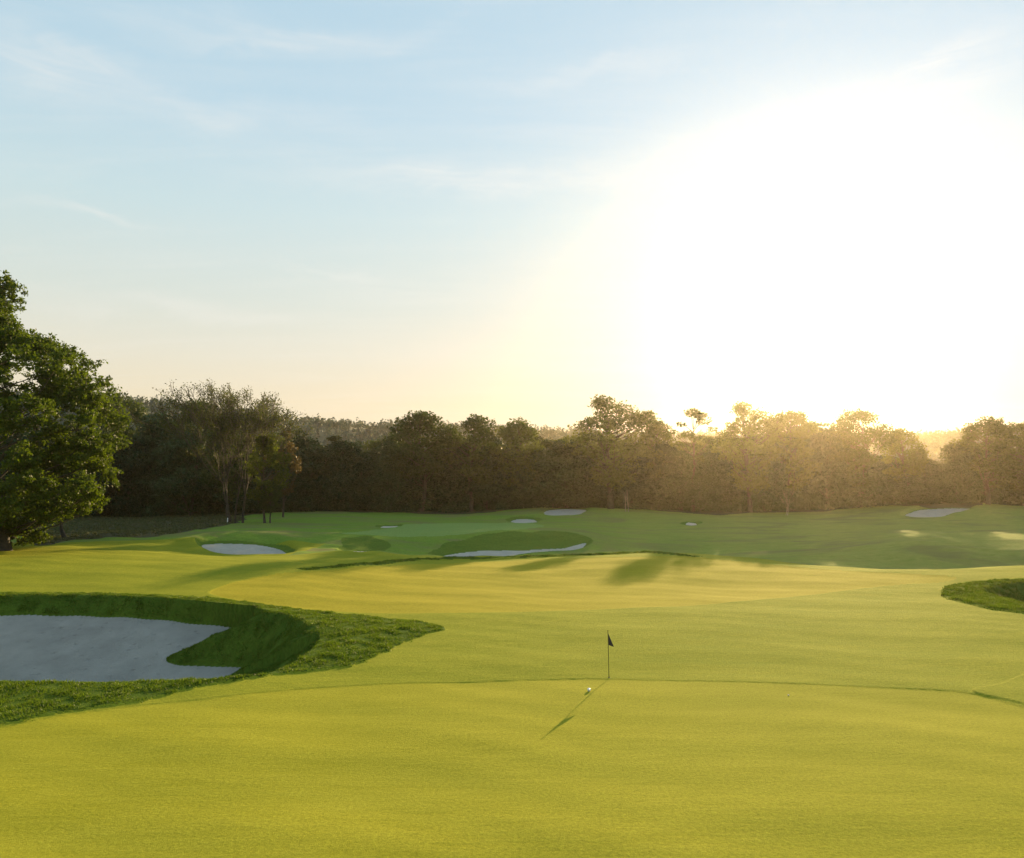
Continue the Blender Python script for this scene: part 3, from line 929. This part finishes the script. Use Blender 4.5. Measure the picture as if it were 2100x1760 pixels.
def branch(W, tips, p, dirv, L, r, depth, rng, spread=0.45, up=0.12):
    k = 4
    pts = [p]; dcur = dirv / np.linalg.norm(dirv)
    for i in range(k):
        dcur = dcur + rng.normal(0, 0.09, 3) + np.array([0, 0, up * 0.25]); dcur /= np.linalg.norm(dcur)
        pts.append(pts[-1] + dcur * L / k)
    r2 = r * 0.62
    W.add(*tube(np.array(pts), np.maximum(np.linspace(r, r2, k + 1), TMIN), 5 if r > 0.04 else 3))
    if depth == 0:
        tips.append(pts[-1]); tips.append(pts[-3]); return
    nb = 3 if depth > 1 else 4
    for b in range(nb):
        a = rng.normal(0, 1, 3); a -= dcur * np.dot(a, dcur); a /= np.linalg.norm(a) + 1e-9
        nd = dcur + a * spread * rng.uniform(0.6, 1.3)
        q = pts[-1] if b < 2 else pts[rng.integers(2, k)]
        branch(W, tips, q, nd, L * rng.uniform(0.62, 0.85), r2 * rng.uniform(0.6, 0.9), depth - 1, rng, spread, up)


def stem_tree(name, label, px, d, height_px, seed, leafm, nleaf, spread=0.4, depth=4, r0=0.22, stems=1, leaf=0.2, bark=None, stem_px=0, gather=0.35, low=None, tmin=0.0):
    global TMIN
    TMIN = tmin
    rng = np.random.default_rng(seed)
    x0 = (px - 1050) / F * d; z0 = zat(x0, d)
    root = bpy.data.objects.new(name, None); root.location = (x0, d, z0); COL.objects.link(root)
    set_props(root, label, 'tree')
    Ht = height_px / F * d
    tips = []
    Ws = []
    for s_ in range(stems):
        W = Acc()
        sx = (rng.uniform(-1, 1) * stem_px / F * d) if stems > 1 else 0
        branch(W, tips, np.array([sx, rng.uniform(-1, 1) * (0.5 if stems > 1 else 0), -0.3]), np.array([rng.normal(0, 0.06) - sx * 0.01, rng.normal(0, 0.05), 1.0]), Ht * 0.40, r0 * rng.uniform(0.7, 1.1), depth, rng, spread)
        Ws.append(W.get())
    T = np.array(tips)
    sc = Ht / max(T[:, 2].max(), 1e-3)
    for V, Fq in Ws:
        V = V * [1, 1, sc]
        mesh_obj('trunk', V, Fq, bark or M_BARK, root, smooth=True)
    T = T * [1, 1, sc]
    if nleaf:
        C = T[rng.integers(0, len(T), nleaf)] + rng.normal(0, gather, (nleaf, 3))
        if low:
            cx, cz, rx, rz_, n2 = low
            q = rng.normal(0, 1, (n2, 3)); q /= np.linalg.norm(q, axis=1)[:, None]; q *= rng.uniform(0.3, 1.05, (n2, 1)) * (1 + 0.3 * np.sin(q[:, :1] * 7 + q[:, 2:] * 5))
            C = np.concatenate([C, np.stack([cx + q[:, 0] * rx, q[:, 1] * rx, cz + q[:, 2] * rz_], 1)])
        V, Fq = leaf_quads(C, leaf, rng)
        mesh_obj('crown', V, Fq, leafm, root)
    return root


stem_tree('twiggy_tree', "tall twiggy half bare tree with several thin stems, left of the middle", 490, 162, 292, 5, MLEAF_TWIG, 17000, 0.30, 5, 0.26, 5, 0.17, None, 18, 0.34, tmin=0.035)
place('leafy', 546, 892, 160, 46, "green leaved tree hugging the right side of the twiggy tree", v=0, name="leafy_tree")
place('brown', 583, 880, 180, 34, "brown leaved tree between the twiggy tree and the dark wood")
place('oak', 557, 985, 160, 24, "small dark tree on a single short trunk below the brown leaved tree")
place('oak', 140, 960, 118, 60, "smaller tree on a thin trunk behind the big foreground tree", v=2)
# pale saplings in the glow
stem_tree('pale_sapling', "pale bare sapling glowing at the foot of the wood below the sun", 1608, 196, 58, 14, MLEAF_BROWN, 0, 0.4, 3, 0.09, 2, 0.1, M_PALEBARK, 6)
stem_tree('leaning_sapling', "pair of thin pale leaning stems under the tallest broad tree", 1284, 196, 44, 19, MLEAF_BROWN, 0, 0.2, 1, 0.12, 2, 0.1, M_PALEBARK, 9)


# ---- far wood on the hill: one mass
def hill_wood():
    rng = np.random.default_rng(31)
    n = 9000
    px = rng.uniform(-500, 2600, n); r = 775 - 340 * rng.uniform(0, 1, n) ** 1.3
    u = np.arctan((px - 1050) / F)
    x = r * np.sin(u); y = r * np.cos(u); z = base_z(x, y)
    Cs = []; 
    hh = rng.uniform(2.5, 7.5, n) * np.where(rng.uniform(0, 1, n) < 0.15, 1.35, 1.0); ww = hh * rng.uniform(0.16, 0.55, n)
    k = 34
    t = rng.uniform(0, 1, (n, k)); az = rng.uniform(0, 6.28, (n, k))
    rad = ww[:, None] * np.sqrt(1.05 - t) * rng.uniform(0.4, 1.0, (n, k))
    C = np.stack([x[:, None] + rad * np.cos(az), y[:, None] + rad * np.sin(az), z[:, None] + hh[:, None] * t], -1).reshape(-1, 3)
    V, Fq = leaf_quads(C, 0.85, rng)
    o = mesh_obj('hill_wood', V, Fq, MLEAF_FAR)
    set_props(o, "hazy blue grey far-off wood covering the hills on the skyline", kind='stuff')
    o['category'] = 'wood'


hill_wood()


# ------------------------------------------------------------------ flag, balls, small things
def flagstick():
    x, y = cast([(1249, 1390)], height)[0]
    z = zat(x, y)
    root = bpy.data.objects.new('golf_flagstick', None); root.location = (x, y, z); COL.objects.link(root)
    set_props(root, "thin flagstick with a drooping navy flag standing in the hole", 'golf flag')
    W = Acc(); H = 2.13
    lean = -0.035
    W.add(*tube([(0, 0, -0.1), (lean * 0.4, 0, H * 0.4), (lean, 0, H)], [0.019, 0.018, 0.015], 8))
    V, Fq = W.get(); mesh_obj('pole', V, Fq, simple('pole_paint', (0.16, 0.15, 0.03), 0.4), root, smooth=True)
    # drooping pennant: folded cloth with thickness
    nu, nv = 8, 10
    P = []
    for i in range(nu + 1):
        u = i / nu
        for j in range(nv + 1):
            v = j / nv
            # hoist from z=H-0.12 (v=0) to H-0.50 (v=1); fly end hangs at lower right
            hx = lean + 0.012; hz = H - 0.14 - 0.52 * v
            fx = lean + 0.27; fz = H - 0.76
            tt = u
            X = hx + (fx - hx) * tt
            Z = hz + (fz - hz) * tt + 0.02 * math.sin(v * 3)
            Y = 0.035 * math.sin(u * 7 + v * 2) * u
            P.append((X, Y, Z))
    Fq = np.array([(i * (nv + 1) + j, (i + 1) * (nv + 1) + j, (i + 1) * (nv + 1) + j + 1, i * (nv + 1) + j + 1) for i in range(nu) for j in range(nv)])
    fl = mesh_obj('flag', np.array(P), Fq, simple('navy_cloth', (0.012, 0.016, 0.035), 0.8), root, smooth=True)
    sol = fl.modifiers.new('thickness', 'SOLIDIFY'); sol.thickness = 0.004; sol.offset = 0
    # ferrule and cup rim
    W = Acc(); W.add(*tube([(0, 0, 0.0), (0, 0, 0.12)], [0.02, 0.017], 10)); V, Fq = W.get()
    mesh_obj('ferrule', V, Fq, simple('ferrule_black', (0.02, 0.02, 0.02), 0.4), root, smooth=True)
    W = Acc(); W.add(*tube([(0, 0, -0.02), (0, 0, 0.006), (0, 0, 0.006), (0, 0, -0.1)], [0.060, 0.060, 0.054, 0.054], 24)); V, Fq = W.get()
    mesh_obj('cup', V, Fq, simple('cup_white', (0.05, 0.05, 0.04), 0.5), root, smooth=True)


flagstick()


def golf_ball(px, py, rad, label):
    x, y = cast([(px, py)], height)[0]
    z = zat(x, y)
    import bmesh
    bm = bmesh.new(); bmesh.ops.create_icosphere(bm, subdivisions=5, radius=rad)
    # dimples
    g = [(math.cos(i * 2.39996) * math.sqrt(1 - (1 - 2 * (i + .5) / 180) ** 2), math.sin(i * 2.39996) * math.sqrt(1 - (1 - 2 * (i + .5) / 180) ** 2), 1 - 2 * (i + .5) / 180) for i in range(180)]
    G = np.array(g)
    for v in bm.verts:
        n = np.array(v.co) / rad
        m = float((G @ n).max())
        if m > 0.9965: v.co *= 1 - 0.03 * (m - 0.9965) / 0.0035
    me = bpy.data.meshes.new('golf_ball'); bm.to_mesh(me); bm.free()
    me.polygons.foreach_set('use_smooth', np.full(len(me.polygons), True))
    me.materials.append(simple('ball_white', (0.82, 0.82, 0.80), 0.3))
    o = bpy.data.objects.new('golf_ball', me); o.location = (x, y, z + rad * 0.93); COL.objects.link(o)
    set_props(o, label, 'golf ball', 'golf balls on the green')


golf_ball(1208, 1418, 0.075, "white golf ball beside the flagstick's shadow")
golf_ball(1617, 1427, 0.03, "tiny white golf ball alone on the green right of the flag")


def marker_post():
    d = 161.0; x = (470 - 1050) / F * d; z = zat(x, d)
    V, Fq = tube([(0, 0, -0.1), (0, 0, 0.85), (0, 0, 1.0), (0, 0, 1.02)], [0.10, 0.10, 0.07, 0.01], 10)
    o = mesh_obj('marker_post', V, Fq, simple('post_white', (0.8, 0.8, 0.78), 0.5), smooth=True)
    o.location = (x, d, z); set_props(o, "small white post among the stems of the twiggy tree", 'marker post')


marker_post()

# ------------------------------------------------------------------ haze
HAZE = 0.000095


def haze():
    x0, y0, z0, x1, y1, z1 = -4200, -4200, -8, 4200, 4200, 96
    V = np.array([(x, y, z) for x in (x0, x1) for y in (y0, y1) for z in (z0, z1)], float)
    Fq = np.array([(0, 1, 3, 2), (4, 6, 7, 5), (0, 4, 5, 1), (2, 3, 7, 6), (0, 2, 6, 4), (1, 5, 7, 3)])
    m, nt = new_mat('haze_air'); T = NT(nt)
    p = T.n('ShaderNodeVolumePrincipled', ins={'Color': (1.0, 0.86, 0.62, 1), 'Density': HAZE, 'Anisotropy': 0.865})
    out = T.n('ShaderNodeOutputMaterial'); nt.links.new(p.outputs[0], out.inputs['Volume'])
    o = mesh_obj('haze', V, Fq, m)
    o['kind'] = 'stuff'
    o['label'] = "warm evening haze in the air"


haze()

# ------------------------------------------------------------------ light and sky
sun = bpy.data.lights.new('sun', 'SUN'); sun.energy = 5.0; sun.angle = math.radians(0.45); sun.color = (1.0, 0.72, 0.37)
so = bpy.data.objects.new('sun', sun)
from mathutils import Vector
so.rotation_euler = Vector(SUN_DIR).to_track_quat('Z', 'Y').to_euler()
so.location = (200, 500, 200)
COL.objects.link(so)


def build_world():
    w = bpy.data.worlds.new('World'); scene.world = w; w.use_nodes = True
    nt = w.node_tree; nt.nodes.clear(); T = NT(nt)
    sky = T.n('ShaderNodeTexSky', sky_type='NISHITA')
    sky.sun_disc = False; sky.sun_elevation = SUN_EL; sky.sun_rotation = SUN_AZ
    sky.air_density = 1.0; sky.dust_density = 1.0; sky.ozone_density = 1.5; sky.altitude = 100
    dirv = T.n('ShaderNodeTexCoord').outputs['Generated']
    sep = T.n('ShaderNodeSeparateXYZ', ins={0: dirv}); X, Y, Z = sep.outputs
    el = T.math('ARCSINE', Z); az = T.math('ARCTAN2', X, Y)
    # vertical colour of a hazy evening sky
    rp = T.n('ShaderNodeValToRGB'); cr = rp.color_ramp
    stops = [(0.0, (0.86, 0.68, 0.42)), (0.10, (0.86, 0.73, 0.48)), (0.155, (0.78, 0.745, 0.59)), (0.22, (0.66, 0.73, 0.66)), (0.32, (0.54, 0.71, 0.74)), (0.42, (0.43, 0.64, 0.76)), (0.55, (0.38, 0.60, 0.74)), (1.0, (0.20, 0.36, 0.55))]
    while len(cr.elements) < len(stops): cr.elements.new(0.5)
    for e_, (p_, c_) in zip(cr.elements, stops): e_.position = p_; e_.color = (*c_, 1)
    nt.links.new(Z, rp.inputs[0])
    # thin cirrus
    zz = T.math('MAXIMUM', T.math('ADD', Z, 0.10), 0.05)
    pl = T.n('ShaderNodeCombineXYZ', ins={0: T.math('DIVIDE', X, zz), 1: T.math('DIVIDE', Y, zz), 2: 0.0}).outputs[0]
    ci = T.noise(T.mapv(pl, (0.55, 2.6, 1), (0, 0, 0.12)), 1.3, 7, 0.62, 0.8)
    ci2 = T.noise(T.mapv(pl, (0.9, 4.5, 1), (0, 0, -0.10)), 1.8, 8, 0.68, 1.2)
    wsp = T.math('MULTIPLY', T.ramp(ci, 0.45, 0.78), T.ramp(ci2, 0.3, 0.75))
    ae = T.n('ShaderNodeCombineXYZ', ins={0: az, 1: el, 2: 0.0}).outputs[0]
    wn = T.math('MULTIPLY_ADD', T.noise(T.mapv(ae, (3, 6, 1)), 1.6, 5, 0.6, 0.5), 0.10, -0.05)
    tex = T.ramp(T.noise(T.mapv(ae, (5, 34, 1), (0, 0, 0.05)), 1.0, 7, 0.66, 1.0), 0.32, 0.68)
    total = T.math('MULTIPLY', wsp, 0.32)
    for (cx, cy_, hl, hw, ang, st) in CLOUDS:
        x, y, z = ray(cx, cy_); L = math.sqrt(x * x + y * y + z * z)
        a0, e0 = math.atan2(x, y), math.asin(z / L)
        c, s_ = math.cos(math.radians(ang)), math.sin(math.radians(ang))
        da = T.math('SUBTRACT', az, a0); de = T.math('ADD', T.math('SUBTRACT', el, e0), wn)
        u = T.math('DIVIDE', T.math('ADD', T.math('MULTIPLY', da, c), T.math('MULTIPLY', de, s_)), hl / F * 0.85)
        v = T.math('DIVIDE', T.math('SUBTRACT', T.math('MULTIPLY', de, c), T.math('MULTIPLY', da, s_)), hw / F * 1.1)
        r2 = T.math('ADD', T.math('MULTIPLY', u, u), T.math('MULTIPLY', v, v))
        g = T.math('MULTIPLY', T.math('EXPONENT', T.math('MULTIPLY', r2, -1.0)), st)
        total = T.math('ADD', total, T.math('MULTIPLY', g, T.math('MULTIPLY_ADD', tex, 0.75, 0.25)))
    base = T.mix(T.math('MINIMUM', total, 0.85), rp.outputs[0], (0.93, 0.89, 0.82))
    # brightness of the air round the sun
    dt = T.n('ShaderNodeVectorMath', operation='DOT_PRODUCT', ins={0: dirv, 1: GLOW_DIR}).outputs['Value']
    ang = T.math('ARCCOSINE', T.math('MINIMUM', dt, 0.99999))
    g1 = T.math('MULTIPLY', T.math('EXPONENT', T.math('MULTIPLY', T.math('POWER', T.math('DIVIDE', ang, 0.17), 2.0), -1.0)), 0.15)
    g2 = T.math('MULTIPLY', T.math('EXPONENT', T.math('DIVIDE', ang, -0.38)), 0.38)
    gl = T.math('ADD', g1, g2)
    glc = T.n('ShaderNodeCombineColor', ins={0: T.math('MULTIPLY', gl, 1.0), 1: T.math('MULTIPLY', gl, 0.78), 2: T.math('MULTIPLY', gl, 0.72)}).outputs[0]
    col = T.mix(1.0, base, glc, 'ADD')
    ns = T.mix(1.0, sky.outputs[0], (0.05, 0.05, 0.05), 'MULTIPLY')
    ns = T.mix(1.0, ns, (0.035, 0.04, 0.045), 'DARKEN')
    b1 = T.n('ShaderNodeBackground', ins={'Color': col, 'Strength': SKY_K})
    b2 = T.n('ShaderNodeBackground', ins={'Color': ns, 'Strength': 1.0})
    ad = T.n('ShaderNodeAddShader'); nt.links.new(b1.outputs[0], ad.inputs[0]); nt.links.new(b2.outputs[0], ad.inputs[1])
    out = T.n('ShaderNodeOutputWorld'); nt.links.new(ad.outputs[0], out.inputs[0])


SKY_K = 0.355
CLOUDS = [(80, 135, 120, 46, -10, 0.46), (290, 175, 210, 26, -8, 0.30), (640, 92, 300, 18, 9, 0.30), (330, 40, 300, 30, 4, 0.2), (960, 368, 420, 24, 0, 0.45), (1750, 235, 420, 42, 6, 0.40),
          (1940, 110, 110, 22, 15, 0.35), (400, 640, 300, 14, -2, 0.30), (690, 552, 110, 9, -4, 0.35), (190, 445, 110, 7, -2, 0.40), (500, 240, 300, 22, 2, 0.2), (1200, 150, 260, 18, 4, 0.25)]
_g = ray(1750, 590); _l = math.sqrt(sum(a * a for a in _g)); GLOW_DIR = tuple(a / _l for a in _g)
build_world()

# ------------------------------------------------------------------ render settings
vs = scene.view_settings
vs.view_transform = 'Standard'; vs.look = 'None'; vs.gamma = 1.0; vs.exposure = 1.3
cy = scene.cycles
cy.use_denoising = True
cy.max_bounces = 6; cy.diffuse_bounces = 3; cy.glossy_bounces = 2; cy.transmission_bounces = 4; cy.volume_bounces = 1; cy.transparent_max_bounces = 4
cy.sample_clamp_indirect = 4.0
cy.caustics_reflective = False; cy.caustics_refractive = False
